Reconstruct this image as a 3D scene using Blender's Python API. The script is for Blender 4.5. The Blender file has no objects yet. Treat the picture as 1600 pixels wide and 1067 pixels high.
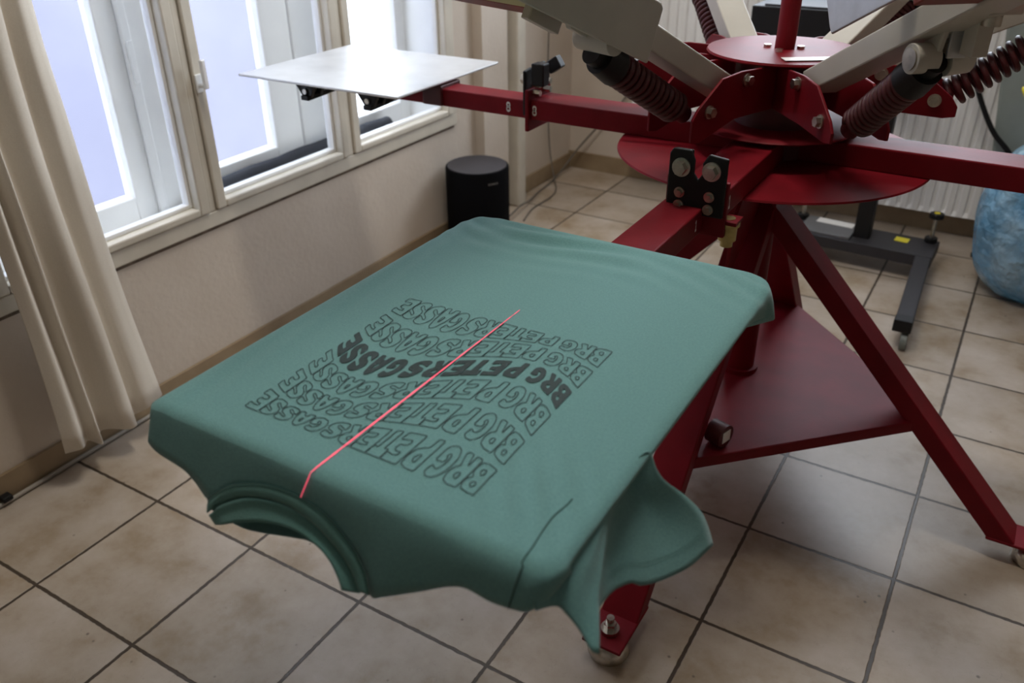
import bpy, bmesh, math, random
from mathutils import Vector, Matrix
from mathutils.geometry import tessellate_polygon
random.seed(7)
sc = bpy.context.scene
COL = sc.collection

# ------------------------------------------------------------------ camera
F_PX, YAW, PITCH, ROLL = 1320.89, -0.5460317, 0.5196618, -0.0104104
CAM = Vector((1.6376195, -0.9537863, 1.4088544))
fw = Vector((math.sin(YAW)*math.cos(PITCH), math.cos(YAW)*math.cos(PITCH), -math.sin(PITCH)))
rt = fw.cross(Vector((0, 0, 1))).normalized()
up = rt.cross(fw)
r2 = rt*math.cos(ROLL)+up*math.sin(ROLL)
u2 = up*math.cos(ROLL)-rt*math.sin(ROLL)
cd = bpy.data.cameras.new('camera')
cam = bpy.data.objects.new('camera', cd)
COL.objects.link(cam)
cam.matrix_world = Matrix(((r2.x, u2.x, -fw.x, CAM.x), (r2.y, u2.y, -fw.y, CAM.y), (r2.z, u2.z, -fw.z, CAM.z), (0, 0, 0, 1)))
cd.sensor_width = 36.0
cd.lens = F_PX/1600*36.0
cd.clip_start = 0.02
cd.dof.use_dof = True
cd.dof.focus_distance = 1.35
cd.dof.aperture_fstop = 5.0
sc.camera = cam

# ------------------------------------------------------------------ world, lights, exposure
SKY = 9.5
w = bpy.data.worlds.new('sky')
sc.world = w
w.use_nodes = True
bg = w.node_tree.nodes['Background']
bg.inputs[0].default_value = (0.84, 0.91, 1.0, 1)
bg.inputs[1].default_value = SKY

def area(name, loc, rot, sx, sy, power, color, portal=False):
    l = bpy.data.lights.new(name, 'AREA')
    l.shape = 'RECTANGLE'
    l.size, l.size_y, l.energy, l.color = sx, sy, power, color
    if portal:
        l.cycles.is_portal = True
    o = bpy.data.objects.new(name, l)
    COL.objects.link(o)
    o.location = loc
    o.rotation_euler = rot
    return o
# daylight portals in the two window openings (they emit nothing, they guide the sky light in)
area('left_window_portal', (-0.66, 0.91, 1.77), (0, math.radians(-90), 0), 2.6, 1.95, 1, (1, 1, 1), True)
area('back_window_portal', (1.0, 3.14, 2.08), (math.radians(-90), 0, 0), 1.5, 1.9, 1, (1, 1, 1), True)
area('added_lamp_light', (0.80, 0.55, 3.25), (0, 0, 0), 0.9, 0.25, 31, (1.0, 0.94, 0.84))  # added unseen lamp that brightens the top of the T-shirt
sc.view_settings.view_transform = 'Standard'
sc.view_settings.look = 'None'
sc.view_settings.gamma = 1.0
sc.view_settings.use_curve_mapping = False
sc.view_settings.exposure = 0.0

# ------------------------------------------------------------------ materials
def mat(name, color, rough=0.5, metal=0.0, coat=0.0, noise=0.0, nscale=20.0, bump=0.0, bscale=200.0, col2=None, spec=0.5, bdist=0.004):
    m = bpy.data.materials.new(name)
    m.use_nodes = True
    nt = m.node_tree
    b = nt.nodes['Principled BSDF']
    b.inputs['Base Color'].default_value = (*color, 1)
    b.inputs['Roughness'].default_value = rough
    b.inputs['Metallic'].default_value = metal
    b.inputs['Specular IOR Level'].default_value = spec
    if coat:
        b.inputs['Coat Weight'].default_value = coat
        b.inputs['Coat Roughness'].default_value = 0.15
    tc = nt.nodes.new('ShaderNodeTexCoord')
    if noise or col2:
        n = nt.nodes.new('ShaderNodeTexNoise')
        n.inputs['Scale'].default_value = nscale
        n.inputs['Detail'].default_value = 6
        nt.links.new(tc.outputs['Object'], n.inputs['Vector'])
        r = nt.nodes.new('ShaderNodeValToRGB')
        c2 = col2 or tuple(c*(1-noise) for c in color)
        r.color_ramp.elements[0].position = 0.35
        r.color_ramp.elements[1].position = 0.65
        r.color_ramp.elements[0].color = (*c2, 1)
        r.color_ramp.elements[1].color = (*color, 1)
        nt.links.new(n.outputs['Fac'], r.inputs['Fac'])
        nt.links.new(r.outputs['Color'], b.inputs['Base Color'])
    if bump:
        n2 = nt.nodes.new('ShaderNodeTexNoise')
        n2.inputs['Scale'].default_value = bscale
        n2.inputs['Detail'].default_value = 4
        nt.links.new(tc.outputs['Object'], n2.inputs['Vector'])
        bp = nt.nodes.new('ShaderNodeBump')
        bp.inputs['Strength'].default_value = bump
        bp.inputs['Distance'].default_value = bdist
        nt.links.new(n2.outputs['Fac'], bp.inputs['Height'])
        nt.links.new(bp.outputs['Normal'], b.inputs['Normal'])
    return m

RED = mat('red_enamel', (0.195, 0.005, 0.012), 0.52, noise=0.25, nscale=9, bump=0.05, bscale=160, spec=0.18)
REDDK = mat('dark_red_enamel', (0.085, 0.010, 0.012), 0.45, noise=0.3, nscale=14)
BEIGE = mat('beige_enamel', (0.54, 0.505, 0.435), 0.42, noise=0.08, nscale=12)
SCREENWOOD = mat('red_brown_frame', (0.26, 0.035, 0.018), 0.5, noise=0.3, nscale=18)
BLACK = mat('black_metal', (0.009, 0.009, 0.010), 0.5, spec=0.3)
BLACKP = mat('black_plastic', (0.005, 0.005, 0.006), 0.7, spec=0.04, bump=0.03, bscale=900)
GREYTOP = mat('grey_fabric_mesh', (0.050, 0.044, 0.048), 0.8, bump=0.1, bscale=1500)
STEEL = mat('zinc_plated_steel', (0.62, 0.58, 0.50), 0.32, metal=1.0, noise=0.3, nscale=60)
BRASS = mat('yellow_zinc_steel', (0.55, 0.46, 0.20), 0.35, metal=1.0, noise=0.3, nscale=40)
ALU = mat('brushed_aluminium', (0.58, 0.59, 0.60), 0.42, metal=0.85, noise=0.12, nscale=30)
PLATEN = mat('platen_metal', (0.72, 0.73, 0.75), 0.38, metal=0.25, noise=0.18, nscale=7, spec=0.6)
WHITEP = mat('white_paint', (0.88, 0.88, 0.87), 0.35, noise=0.05, nscale=8)
FRAMEP = mat('cream_window_paint', (0.66, 0.61, 0.52), 0.42, noise=0.10, nscale=10)
RADIA = mat('radiator_enamel', (0.90, 0.89, 0.88), 0.35)
LABEL = mat('white_sticker', (0.80, 0.78, 0.75), 0.5)
YELLOW = mat('yellow_sticker', (0.72, 0.62, 0.03), 0.5)
YELPL = mat('yellow_plastic', (0.70, 0.58, 0.02), 0.4)
CABLE = mat('grey_cable_sheath', (0.16, 0.14, 0.12), 0.6)
CABLELT = mat('pale_cable_sheath', (0.34, 0.31, 0.27), 0.6)
PLASTER = mat('wall_plaster', (0.66, 0.58, 0.50), 0.9, col2=(0.60, 0.52, 0.44), nscale=3.5, bump=0.35, bscale=55)
BASETILE = mat('skirting_tile', (0.36, 0.27, 0.17), 0.5, col2=(0.26, 0.185, 0.11), nscale=7)
CEIL = mat('ceiling_paint', (0.72, 0.69, 0.63), 0.9)
INK = mat('dark_green_ink', (0.008, 0.030, 0.030), 0.7)
INKLINE = mat('fine_green_ink_line', (0.012, 0.045, 0.045), 0.7)
FACADE = mat('opposite_house_plaster', (0.130, 0.126, 0.160), 0.9, col2=(0.105, 0.102, 0.135), nscale=0.6)
STREET = mat('street_paving', (0.62, 0.62, 0.66), 0.9)
FOAM = mat('dark_foam', (0.025, 0.027, 0.035), 0.9, bump=0.3, bscale=300)
CHROME = mat('scuffed_chrome', (0.66, 0.62, 0.56), 0.24, metal=1.0, noise=0.35, nscale=45)
GREYPAINT = mat('dark_grey_paint', (0.034, 0.032, 0.036), 0.55, spec=0.3)

def fabric_mat(name, color, col2, s1=420, bump=0.25):
    m = mat(name, color, 0.92, col2=col2, nscale=s1, bump=bump, bscale=900, spec=0.15)
    b = m.node_tree.nodes['Principled BSDF']
    b.inputs['Sheen Weight'].default_value = 0.25
    b.inputs['Sheen Roughness'].default_value = 0.5
    return m
SHIRT = fabric_mat('teal_cotton_jersey', (0.165, 0.350, 0.345), (0.138, 0.305, 0.300))
RIB = fabric_mat('teal_rib_knit', (0.130, 0.300, 0.275), (0.108, 0.260, 0.238))
SEAM = fabric_mat('teal_stitching', (0.035, 0.10, 0.09), (0.03, 0.085, 0.075))
CURT = fabric_mat('beige_curtain_cloth', (0.77, 0.71, 0.62), (0.73, 0.67, 0.58), 300, 0.1)

def glass_mat():
    m = bpy.data.materials.new('window_glass'); m.use_nodes = True
    nt = m.node_tree; nt.nodes.clear()
    o = nt.nodes.new('ShaderNodeOutputMaterial')
    t = nt.nodes.new('ShaderNodeBsdfTransparent'); t.inputs[0].default_value = (0.95, 0.96, 0.97, 1)
    g = nt.nodes.new('ShaderNodeBsdfGlossy'); g.inputs['Roughness'].default_value = 0.02
    mx = nt.nodes.new('ShaderNodeMixShader')
    lw = nt.nodes.new('ShaderNodeLayerWeight'); lw.inputs['Blend'].default_value = 0.5
    fr = nt.nodes.new('ShaderNodeMath'); fr.operation = 'POWER'; fr.inputs[1].default_value = 5.0; nt.links.new(lw.outputs['Facing'], fr.inputs[0])
    nt.links.new(fr.outputs[0], mx.inputs[0]); nt.links.new(t.outputs[0], mx.inputs[1]); nt.links.new(g.outputs[0], mx.inputs[2])
    nt.links.new(mx.outputs[0], o.inputs[0])
    return m
GLASS = glass_mat()

def emit_mat(name, color, s):
    m = bpy.data.materials.new(name); m.use_nodes = True
    b = m.node_tree.nodes['Principled BSDF']
    b.inputs['Base Color'].default_value = (*color, 1)
    b.inputs['Emission Color'].default_value = (*color, 1)
    b.inputs['Emission Strength'].default_value = s
    return m
LASER = emit_mat('red_laser_light', (1.0, 0.10, 0.17), 0.95)

def bag_mat():
    m = mat('blue_plastic_film', (0.42, 0.66, 0.82), 0.22, col2=(0.10, 0.36, 0.62), nscale=7, bump=1.0, bscale=17, spec=0.9, bdist=0.035)  # paler noise streaks put the crumpled film's highlights into the colour
    b = m.node_tree.nodes['Principled BSDF']
    b.inputs['Transmission Weight'].default_value = 0.25
    return m
BAG = bag_mat()
CLEAR = mat('grey_green_plastic_film', (0.30, 0.34, 0.32), 0.4, noise=0.15, nscale=6, bump=0.6, bscale=10)

def floor_mat():
    S = 0.33
    m = bpy.data.materials.new('floor_tiles'); m.use_nodes = True
    nt = m.node_tree; N = nt.nodes; L = nt.links
    b = N['Principled BSDF']
    tc = N.new('ShaderNodeTexCoord'); sp = N.new('ShaderNodeSeparateXYZ'); L.new(tc.outputs['Object'], sp.inputs[0])
    def math_(op, a, b_=None):
        n = N.new('ShaderNodeMath'); n.operation = op
        for i, v in enumerate((a, b_)):
            if v is None: continue
            if isinstance(v, (int, float)): n.inputs[i].default_value = v
            else: L.new(v, n.inputs[i])
        return n.outputs[0]
    # slight wobble of the joint edges
    wn = N.new('ShaderNodeTexNoise'); wn.inputs['Scale'].default_value = 60; L.new(tc.outputs['Object'], wn.inputs['Vector'])
    wob = math_('MULTIPLY', math_('SUBTRACT', wn.outputs['Fac'], 0.5), 0.004)
    def joint(c):
        u = math_('DIVIDE', math_('ADD', c, wob), S)
        d = math_('ABSOLUTE', math_('SUBTRACT', u, math_('ROUND', u)))
        return math_('MULTIPLY', d, S)
    dm = math_('MINIMUM', joint(sp.outputs[0]), joint(sp.outputs[1]))
    mask = N.new('ShaderNodeMapRange'); mask.inputs['From Min'].default_value = 0.0032; mask.inputs['From Max'].default_value = 0.0047
    L.new(dm, mask.inputs['Value'])                       # 0 in joint, 1 on tile
    # per-tile tint
    cx = math_('FLOOR', math_('DIVIDE', sp.outputs[0], S)); cy = math_('FLOOR', math_('DIVIDE', sp.outputs[1], S))
    cb = N.new('ShaderNodeCombineXYZ'); L.new(cx, cb.inputs[0]); L.new(cy, cb.inputs[1])
    wh = N.new('ShaderNodeTexWhiteNoise'); wh.noise_dimensions = '3D'; L.new(cb.outputs[0], wh.inputs['Vector'])
    # mottling, shifted per tile
    ad = N.new('ShaderNodeVectorMath'); ad.operation = 'ADD'; L.new(tc.outputs['Object'], ad.inputs[0])
    scv = N.new('ShaderNodeVectorMath'); scv.operation = 'SCALE'; scv.inputs['Scale'].default_value = 7.0
    L.new(wh.outputs['Color'], scv.inputs[0]); L.new(scv.outputs[0], ad.inputs[1])
    n1 = N.new('ShaderNodeTexNoise'); n1.inputs['Scale'].default_value = 5.5; n1.inputs['Detail'].default_value = 7; n1.inputs['Roughness'].default_value = 0.62
    L.new(ad.outputs[0], n1.inputs['Vector'])
    r = N.new('ShaderNodeValToRGB')
    e = r.color_ramp.elements
    e[0].position = 0.30; e[0].color = (0.30, 0.215, 0.130, 1)
    e[1].position = 0.68; e[1].color = (0.52, 0.445, 0.375, 1)
    k = e.new(0.48); k.color = (0.43, 0.350, 0.270, 1)
    L.new(n1.outputs['Fac'], r.inputs['Fac'])
    tint = N.new('ShaderNodeMapRange'); tint.inputs['To Min'].default_value = 0.88; tint.inputs['To Max'].default_value = 1.08
    L.new(wh.outputs['Value'], tint.inputs['Value'])
    mv = N.new('ShaderNodeVectorMath'); mv.operation = 'SCALE'; L.new(r.outputs['Color'], mv.inputs[0]); L.new(tint.outputs[0], mv.inputs['Scale'])
    # dirt specks and scuffs
    vo = N.new('ShaderNodeTexVoronoi'); vo.inputs['Scale'].default_value = 13; L.new(tc.outputs['Object'], vo.inputs['Vector'])
    sp2 = N.new('ShaderNodeMapRange'); sp2.inputs['From Min'].default_value = 0.03; sp2.inputs['From Max'].default_value = 0.06; L.new(vo.outputs['Distance'], sp2.inputs['Value'])
    wv = N.new('ShaderNodeTexNoise'); wv.inputs['Scale'].default_value = 28; wv.inputs['Detail'].default_value = 3; wv.inputs['Distortion'].default_value = 2.5
    L.new(tc.outputs['Object'], wv.inputs['Vector'])
    sc1 = N.new('ShaderNodeMapRange'); sc1.inputs['From Min'].default_value = 0.0; sc1.inputs['From Max'].default_value = 0.006
    L.new(math_('ABSOLUTE', math_('SUBTRACT', wv.outputs['Fac'], 0.62)), sc1.inputs['Value'])
    sc1.inputs['To Min'].default_value = 0.78
    sp2.inputs['To Min'].default_value = 0.45
    dirt = math_('MULTIPLY', sp2.outputs[0], sc1.outputs[0])
    mv2 = N.new('ShaderNodeVectorMath'); mv2.operation = 'SCALE'; L.new(mv.outputs[0], mv2.inputs[0]); L.new(dirt, mv2.inputs['Scale'])
    mx = N.new('ShaderNodeMix'); mx.data_type = 'RGBA'
    L.new(mask.outputs[0], mx.inputs['Factor']); mx.inputs['A'].default_value = (0.060, 0.042, 0.028, 1); L.new(mv2.outputs[0], mx.inputs['B'])
    L.new(mx.outputs['Result'], b.inputs['Base Color'])
    rr = N.new('ShaderNodeMapRange'); rr.inputs['To Min'].default_value = 0.30; rr.inputs['To Max'].default_value = 0.48
    L.new(n1.outputs['Fac'], rr.inputs['Value']); L.new(rr.outputs[0], b.inputs['Roughness'])
    bp = N.new('ShaderNodeBump'); bp.inputs['Distance'].default_value = 0.003; bp.inputs['Strength'].default_value = 0.5
    hs = math_('ADD', mask.outputs[0], math_('MULTIPLY', n1.outputs['Fac'], 0.5))
    L.new(hs, bp.inputs['Height']); L.new(bp.outputs[0], b.inputs['Normal'])
    return m
FLOOR = floor_mat()

# ------------------------------------------------------------------ mesh helpers
class MB:
    def __init__(self): self.bm = bmesh.new()
    def quadbox(self, c):                       # eight corners: bottom 4 then top 4
        v = [self.bm.verts.new(p) for p in c]
        for f in ((3, 2, 1, 0), (4, 5, 6, 7), (0, 1, 5, 4), (1, 2, 6, 5), (2, 3, 7, 6), (3, 0, 4, 7)):
            self.bm.faces.new([v[i] for i in f])
        return self
    def box(self, x0, x1, y0, y1, z0, z1):
        return self.quadbox([(x0, y0, z0), (x1, y0, z0), (x1, y1, z0), (x0, y1, z0), (x0, y0, z1), (x1, y0, z1), (x1, y1, z1), (x0, y1, z1)])
    def bar(self, a, b, side, wd, ht):          # rectangular tube from a to b; side = direction of the width
        a, b, side = Vector(a), Vector(b), Vector(side)
        d = (b-a).normalized(); s = (side-d*side.dot(d)).normalized(); n = s.cross(d).normalized()
        s = s*wd/2; n = n*ht/2
        return self.quadbox([a-s-n, a+s-n, a+s+n, a-s+n, b-s-n, b+s-n, b+s+n, b-s+n])
    def cyl(self, a, b, ra, rb=None, n=28, cap=True):
        rb = ra if rb is None else rb
        a, b = Vector(a), Vector(b); d = (b-a).normalized()
        t = Vector((0, 0, 1)) if abs(d.z) < 0.9 else Vector((1, 0, 0))
        s = d.cross(t).normalized(); q = s.cross(d).normalized()
        A = []; B = []
        for i in range(n):
            an = 2*math.pi*i/n; o = s*math.cos(an)+q*math.sin(an)
            A.append(self.bm.verts.new(a+o*ra)); B.append(self.bm.verts.new(b+o*rb))
        for i in range(n):
            j = (i+1) % n; self.bm.faces.new([A[i], A[j], B[j], B[i]])
        if cap: self.bm.faces.new(A); self.bm.faces.new(B[::-1])
        return self
    def prism(self, pts, off):                  # planar polygon swept by vector
        off = Vector(off)
        A = [self.bm.verts.new(p) for p in pts]; B = [self.bm.verts.new(Vector(p)+off) for p in pts]
        self.bm.faces.new(A[::-1]); self.bm.faces.new(B)
        n = len(A)
        for i in range(n):
            j = (i+1) % n; self.bm.faces.new([A[i], A[j], B[j], B[i]])
        return self
    def lathe(self, prof, c=(0, 0, 0), n=48, ax=1.0, ay=1.0):
        c = Vector(c); rings = []
        for r, z in prof:
            if r < 1e-6: rings.append([self.bm.verts.new(c+Vector((0, 0, z)))]); continue
            rings.append([self.bm.verts.new(c+Vector((ax*r*math.cos(2*math.pi*i/n), ay*r*math.sin(2*math.pi*i/n), z))) for i in range(n)])
        for P, Q in zip(rings, rings[1:]):
            for i in range(n):
                j = (i+1) % n
                if len(P) == 1 and len(Q) == 1: continue
                if len(P) == 1: self.bm.faces.new([P[0], Q[j], Q[i]])
                elif len(Q) == 1: self.bm.faces.new([P[i], P[j], Q[0]])
                else: self.bm.faces.new([P[i], P[j], Q[j], Q[i]])
        return self
    def tube(self, pts, r, n=10):
        pts = [Vector(p) for p in pts]; prev = None; rings = []
        for i, p in enumerate(pts):
            d = (pts[min(i+1, len(pts)-1)]-pts[max(i-1, 0)]).normalized()
            if prev is None:
                t = Vector((0, 0, 1)) if abs(d.z) < 0.9 else Vector((1, 0, 0)); s = d.cross(t).normalized()
            else: s = (prev-d*prev.dot(d)).normalized()
            prev = s; q = s.cross(d)
            rings.append([self.bm.verts.new(p+(s*math.cos(2*math.pi*k/n)+q*math.sin(2*math.pi*k/n))*r) for k in range(n)])
        for P, Q in zip(rings, rings[1:]):
            for k in range(n):
                j = (k+1) % n; self.bm.faces.new([P[k], P[j], Q[j], Q[k]])
        self.bm.faces.new(rings[0][::-1]); self.bm.faces.new(rings[-1])
        return self
    def grid(self, G):
        V = [[self.bm.verts.new(p) for p in row] for row in G]
        for i in range(len(V)-1):
            for j in range(len(V[0])-1):
                self.bm.faces.new([V[i][j], V[i][j+1], V[i+1][j+1], V[i+1][j]])
        return self
    def build(self, name, m, parent=None, bevel=0.0, smooth=False, solid=0.0, subs=0, seg=2, fix=True):
        if fix: bmesh.ops.recalc_face_normals(self.bm, faces=self.bm.faces)
        me = bpy.data.meshes.new(name); self.bm.to_mesh(me); self.bm.free()
        me.materials.append(m)
        o = bpy.data.objects.new(name, me); COL.objects.link(o)
        if parent is not None:
            o.parent = parent
            o.matrix_parent_inverse = parent_inv(parent)
        if smooth:
            for p in me.polygons: p.use_smooth = True
        if solid:
            md = o.modifiers.new('thickness', 'SOLIDIFY'); md.thickness = solid; md.offset = -1
        if bevel:
            md = o.modifiers.new('edges', 'BEVEL'); md.width = bevel; md.segments = seg; md.limit_method = 'ANGLE'; md.angle_limit = math.radians(40)
            md.harden_normals = False
        if subs:
            md = o.modifiers.new('smooth', 'SUBSURF'); md.levels = subs; md.render_levels = subs
        return o
    def auto(self):                              # smooth only the round faces
        return self

def parent_inv(p):
    m = Matrix.Translation(-wloc(p))
    return m
def wloc(p):
    return Vector(p['_w']) if '_w' in p else Vector((0, 0, 0))
def thing(name, loc, label, cat, group=None):
    o = bpy.data.objects.new(name, None); COL.objects.link(o)
    o.location = loc; o.empty_display_size = 0.05
    o['_w'] = list(loc)
    return tag(o, label, cat, group)
def tag(o, label=None, cat=None, group=None, kind=None):
    if label: o['label'] = label
    if cat: o['category'] = cat
    if group: o['group'] = group
    if kind: o['kind'] = kind
    return o
def struct(o):
    o['kind'] = 'structure'; return o
def smooth_round(o, ang=35):
    me = o.data
    for p in me.polygons: p.use_smooth = True
    bm = bmesh.new(); bm.from_mesh(me)
    for e in bm.edges:
        if len(e.link_faces) == 2 and e.calc_face_angle(0) > math.radians(ang): e.smooth = False
    bm.to_mesh(me); bm.free()
    return o
def catmull(P, n=8):
    P = [Vector(p) for p in P]; out = []
    for i in range(len(P)-1):
        a, b, c, d = P[max(i-1, 0)], P[i], P[i+1], P[min(i+2, len(P)-1)]
        for k in range(n):
            t = k/n
            out.append(0.5*((2*b)+(c-a)*t+(2*a-5*b+4*c-d)*t*t+(3*b-a-3*c+d)*t*t*t))
    out.append(P[-1]); return out
def resample(P, n):
    P = [Vector(p) for p in P]; L = [0]
    for a, b in zip(P, P[1:]): L.append(L[-1]+(b-a).length)
    out = []; j = 0
    for i in range(n):
        s = L[-1]*i/(n-1)
        while j < len(L)-2 and L[j+1] < s: j += 1
        t = (s-L[j])/max(L[j+1]-L[j], 1e-9); out.append(P[j].lerp(P[j+1], min(max(t, 0), 1)))
    return out

# ------------------------------------------------------------------ room shell
XW, YB = -0.34, 2.90
XR, YF, ZC = 5.6, -5.6, 3.35
struct(MB().box(XW-0.3, XR+0.1, YF-0.1, YB+0.25, -0.06, 0).build('floor', FLOOR))
struct(MB().box(XW-0.3, XR+0.1, YF-0.1, YB+0.25, ZC, ZC+0.1).build('ceiling', CEIL))
WY0, WY1, WZ0, WZ1 = -0.09, 1.87, 0.50, 3.05
m = MB()
m.box(XW-0.30, XW, YF, WY0, 0, ZC)
m.box(XW-0.30, XW, WY1, YB, 0, ZC)
m.box(XW-0.30, XW, WY0, WY1, 0, WZ0-0.035)
m.box(XW-0.30, XW, WY0, WY1, WZ1, ZC)
m.box(XW, XW+0.045, 2.02, 2.215, 0, ZC)            # shallow pilaster beside the window
struct(m.build('wall_left', PLASTER))
BX0, BX1, BZ0, BZ1 = 0.25, 1.75, 1.12, 3.05
m = MB()
m.box(XW-0.3, BX0, YB, YB+0.25, 0, ZC); m.box(BX1, XR, YB, YB+0.25, 0, ZC)
m.box(BX0, BX1, YB, YB+0.25, 0, BZ0); m.box(BX0, BX1, YB, YB+0.25, BZ1, ZC)
struct(m.build('wall_back', PLASTER))
struct(MB().box(XR, XR+0.1, YF, YB, 0, ZC).build('wall_right', PLASTER))
struct(MB().box(XW-0.3, XR, YF-0.1, YF, 0, ZC).build('wall_front', PLASTER))
# skirting: tile strip set back under the plaster edge
struct(MB().box(XW, XW+0.010, YF, 2.02, 0.0, 0.075).box(XW, XW+0.010, 2.215, YB, 0.0, 0.075).build('baseboard_left', BASETILE))
struct(MB().box(XW, XR, YB-0.012, YB, 0.0, 0.085).build('baseboard_back', BASETILE))

# ------------------------------------------------------------------ what stands outside the left window
o = MB().box(-6.6, -6.0, -14, 7.1, -4.0, 9.0).build('opposite_house', FACADE)
tag(o, 'plain lavender-grey house wall seen blurred through the window panes', 'building')
struct(MB().box(-40, -0.75, -30, 40, -4.2, -4.0).build('street', STREET))

# ------------------------------------------------------------------ left window (box-type double window)
wx = XW
W1 = struct(bpy.data.objects.new('window_1', None)); COL.objects.link(W1)
m = MB()
m.box(wx-0.05, wx+0.012, WY0, WY1, 0.468, 0.515)                 # bottom rail of the fixed frame
m.box(wx-0.05, wx+0.012, WY0, WY0+0.03, 0.515, WZ1)
m.box(wx-0.05, wx+0.012, WY1-0.03, WY1, 0.515, WZ1)
m.box(wx-0.05, wx+0.012, 0.588, 0.612, 0.515, WZ1)
m.box(wx-0.05, wx+0.012, 1.210, 1.232, 0.515, WZ1)
m.box(wx-0.05, wx+0.012, WY0, WY1, WZ1-0.03, WZ1)
m.build('window_frame', FRAMEP, W1, bevel=0.004)
for a, b in ((-0.062, 0.588), (0.612, 1.210), (1.232, 1.84)):
    m = MB(); fwid = 0.037
    X0, X1 = wx-0.042, wx+0.020
    m.box(X0, X1, a+0.002, a+fwid, 0.517, WZ1-0.032); m.box(X0, X1, b-fwid, b-0.002, 0.517, WZ1-0.032)
    m.box(X0, X1, a+fwid, b-fwid, 0.517, 0.517+0.022); m.box(X0, X1, a+fwid, b-fwid, WZ1-0.075, WZ1-0.032)
    s = m.build('sash', FRAMEP, W1, bevel=0.005)
    m = MB(); X0, X1 = wx-0.040, wx-0.012; g = 0.011             # white glazing bead
    a2, b2, z2, z3 = a+fwid, b-fwid, 0.539, WZ1-0.075
    m.box(X0, X1, a2, a2+g, z2, z3); m.box(X0, X1, b2-g, b2, z2, z3)
    m.box(X0, X1, a2+g, b2-g, z2, z2+g); m.box(X0, X1, a2+g, b2-g, z3-g, z3)
    m.build('glazing_bead', WHITEP, s, bevel=0.002)
    MB().box(wx-0.030, wx-0.026, a2+g*0.5, b2-g*0.5, z2+g*0.5, z3-g*0.5).build('pane', GLASS, s)
# handles
h = MB().box(wx+0.020, wx+0.026, 0.615, 0.637, 0.855, 0.905).cyl((wx+0.026, 0.626, 0.875), (wx+0.05, 0.626, 0.875), 0.006).box(wx+0.044, wx+0.056, 0.619, 0.633, 0.868, 0.945)
h.build('window_handle', WHITEP, W1, bevel=0.003)
# reveal between the two windows and the outer window
m = MB()
m.box(wx-0.30, wx-0.05, WY0, WY1, 0.455, 0.470)
m.box(wx-0.30, wx-0.05, WY0-0.0, WY0+0.012, 0.47, WZ1); m.box(wx-0.30, wx-0.05, WY1-0.012, WY1, 0.47, WZ1)
m.build('reveal_board', WHITEP, W1)
m = MB(); X0, X1 = wx-0.265, wx-0.215
for a, b in ((WY0, 0.03), (0.515, 0.592), (0.598, 0.675), (1.10, 1.228), (1.236, 1.365), (1.80, WY1)):
    m.box(X0, X1, a, b, 0.47, WZ1-0.01)
for a, b in ((0.03, 0.515), (0.675, 1.10), (1.365, 1.80)):
    m.box(X0, X1, a, b, 0.47, 0.545); m.box(X0, X1, a, b, WZ1-0.08, WZ1-0.01)
m.box(X1, X1+0.012, 0.580, 0.612, 0.47, WZ1-0.01)
o = m.build('outer_window_frame', WHITEP, W1, bevel=0.005)
for a, b in ((0.03, 0.515), (0.675, 1.10), (1.365, 1.80)):
    MB().box(wx-0.242, wx-0.238, a-0.004, b+0.004, 0.541, WZ1-0.076).build('outer_pane', GLASS, W1)
MB().box(wx-0.215, wx-0.195, 0.588, 0.606, 0.86, 0.98).build('outer_window_handle', WHITEP, W1, bevel=0.003)
o = MB().tube([(wx-0.180+0.003*math.sin(i*1.3), 0.70+0.06*i, 0.499+0.0015*math.sin(i*1.9)) for i in range(17)], 0.027, 14).build('draft_stopper', FOAM, smooth=True)
tag(o, 'dark foam draft stopper lying on the sill between the window panes', 'draft stopper')
# dark crack under the window frame
struct(MB().box(wx, wx+0.0015, WY0+0.02, 1.86, 0.4565, 0.4660).build('trim_1', mat('dark_joint', (0.22, 0.17, 0.13), 0.9, noise=0.6, nscale=25)))

# ------------------------------------------------------------------ back window (above the frame), radiator
W2 = struct(bpy.data.objects.new('window_2', None)); COL.objects.link(W2)
m = MB()
for a, b in ((BX0, BX0+0.06), (0.97, 1.03), (BX1-0.06, BX1)): m.box(a, b, YB+0.03, YB+0.09, BZ0, BZ1)
m.box(BX0, BX1, YB+0.03, YB+0.09, BZ0, BZ0+0.06); m.box(BX0, BX1, YB+0.03, YB+0.09, BZ1-0.06, BZ1)
m.build('window_frame', FRAMEP, W2, bevel=0.004)
MB().box(BX0+0.05, BX1-0.05, YB+0.055, YB+0.059, BZ0+0.05, BZ1-0.05).build('pane', GLASS, W2)
MB().box(BX0-0.05, BX1+0.05, YB-0.10, YB+0.03, BZ0-0.03, BZ0).build('window_sill', WHITEP, W2, bevel=0.004)

R = thing('radiator', (0.8, 2.84, 0.15), 'white ribbed panel radiator on the back wall behind the red press', 'radiator')
RX0, RX1, RZ0, RZ1, RY = 0.04, 1.60, 0.105, 0.93, 2.800
pts = []
pitch = 0.0435; x = RX0
while x < RX1-0.01:
    for dx, dy in ((0.0, 0.0), (0.010, 0.0), (0.016, 0.011), (0.0275, 0.011), (0.0335, 0.0)):
        if x+dx < RX1: pts.append((x+dx, RY+dy))
    x += pitch
pts.append((RX1, RY))
def radface(z0, z1, fl):
    m = MB(); G = []
    for z in (z0, z0+0.02, z1-0.02, z1):
        k = 0.0 if z in (z0, z1) else 1.0
        G.append([(px, RY+(py-RY)*k, z) for px, py in pts])
    return m.grid(G)
radface(RZ0, RZ1, 1).build('front_panel', RADIA, R, smooth=False)
m = MB().box(RX0, RX1, RY+0.012, RY+0.018, RZ0, RZ1).box(RX0, RX1, RY+0.06, RY+0.066, RZ0, RZ1)
m.build('back_panel', RADIA, R)
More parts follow.
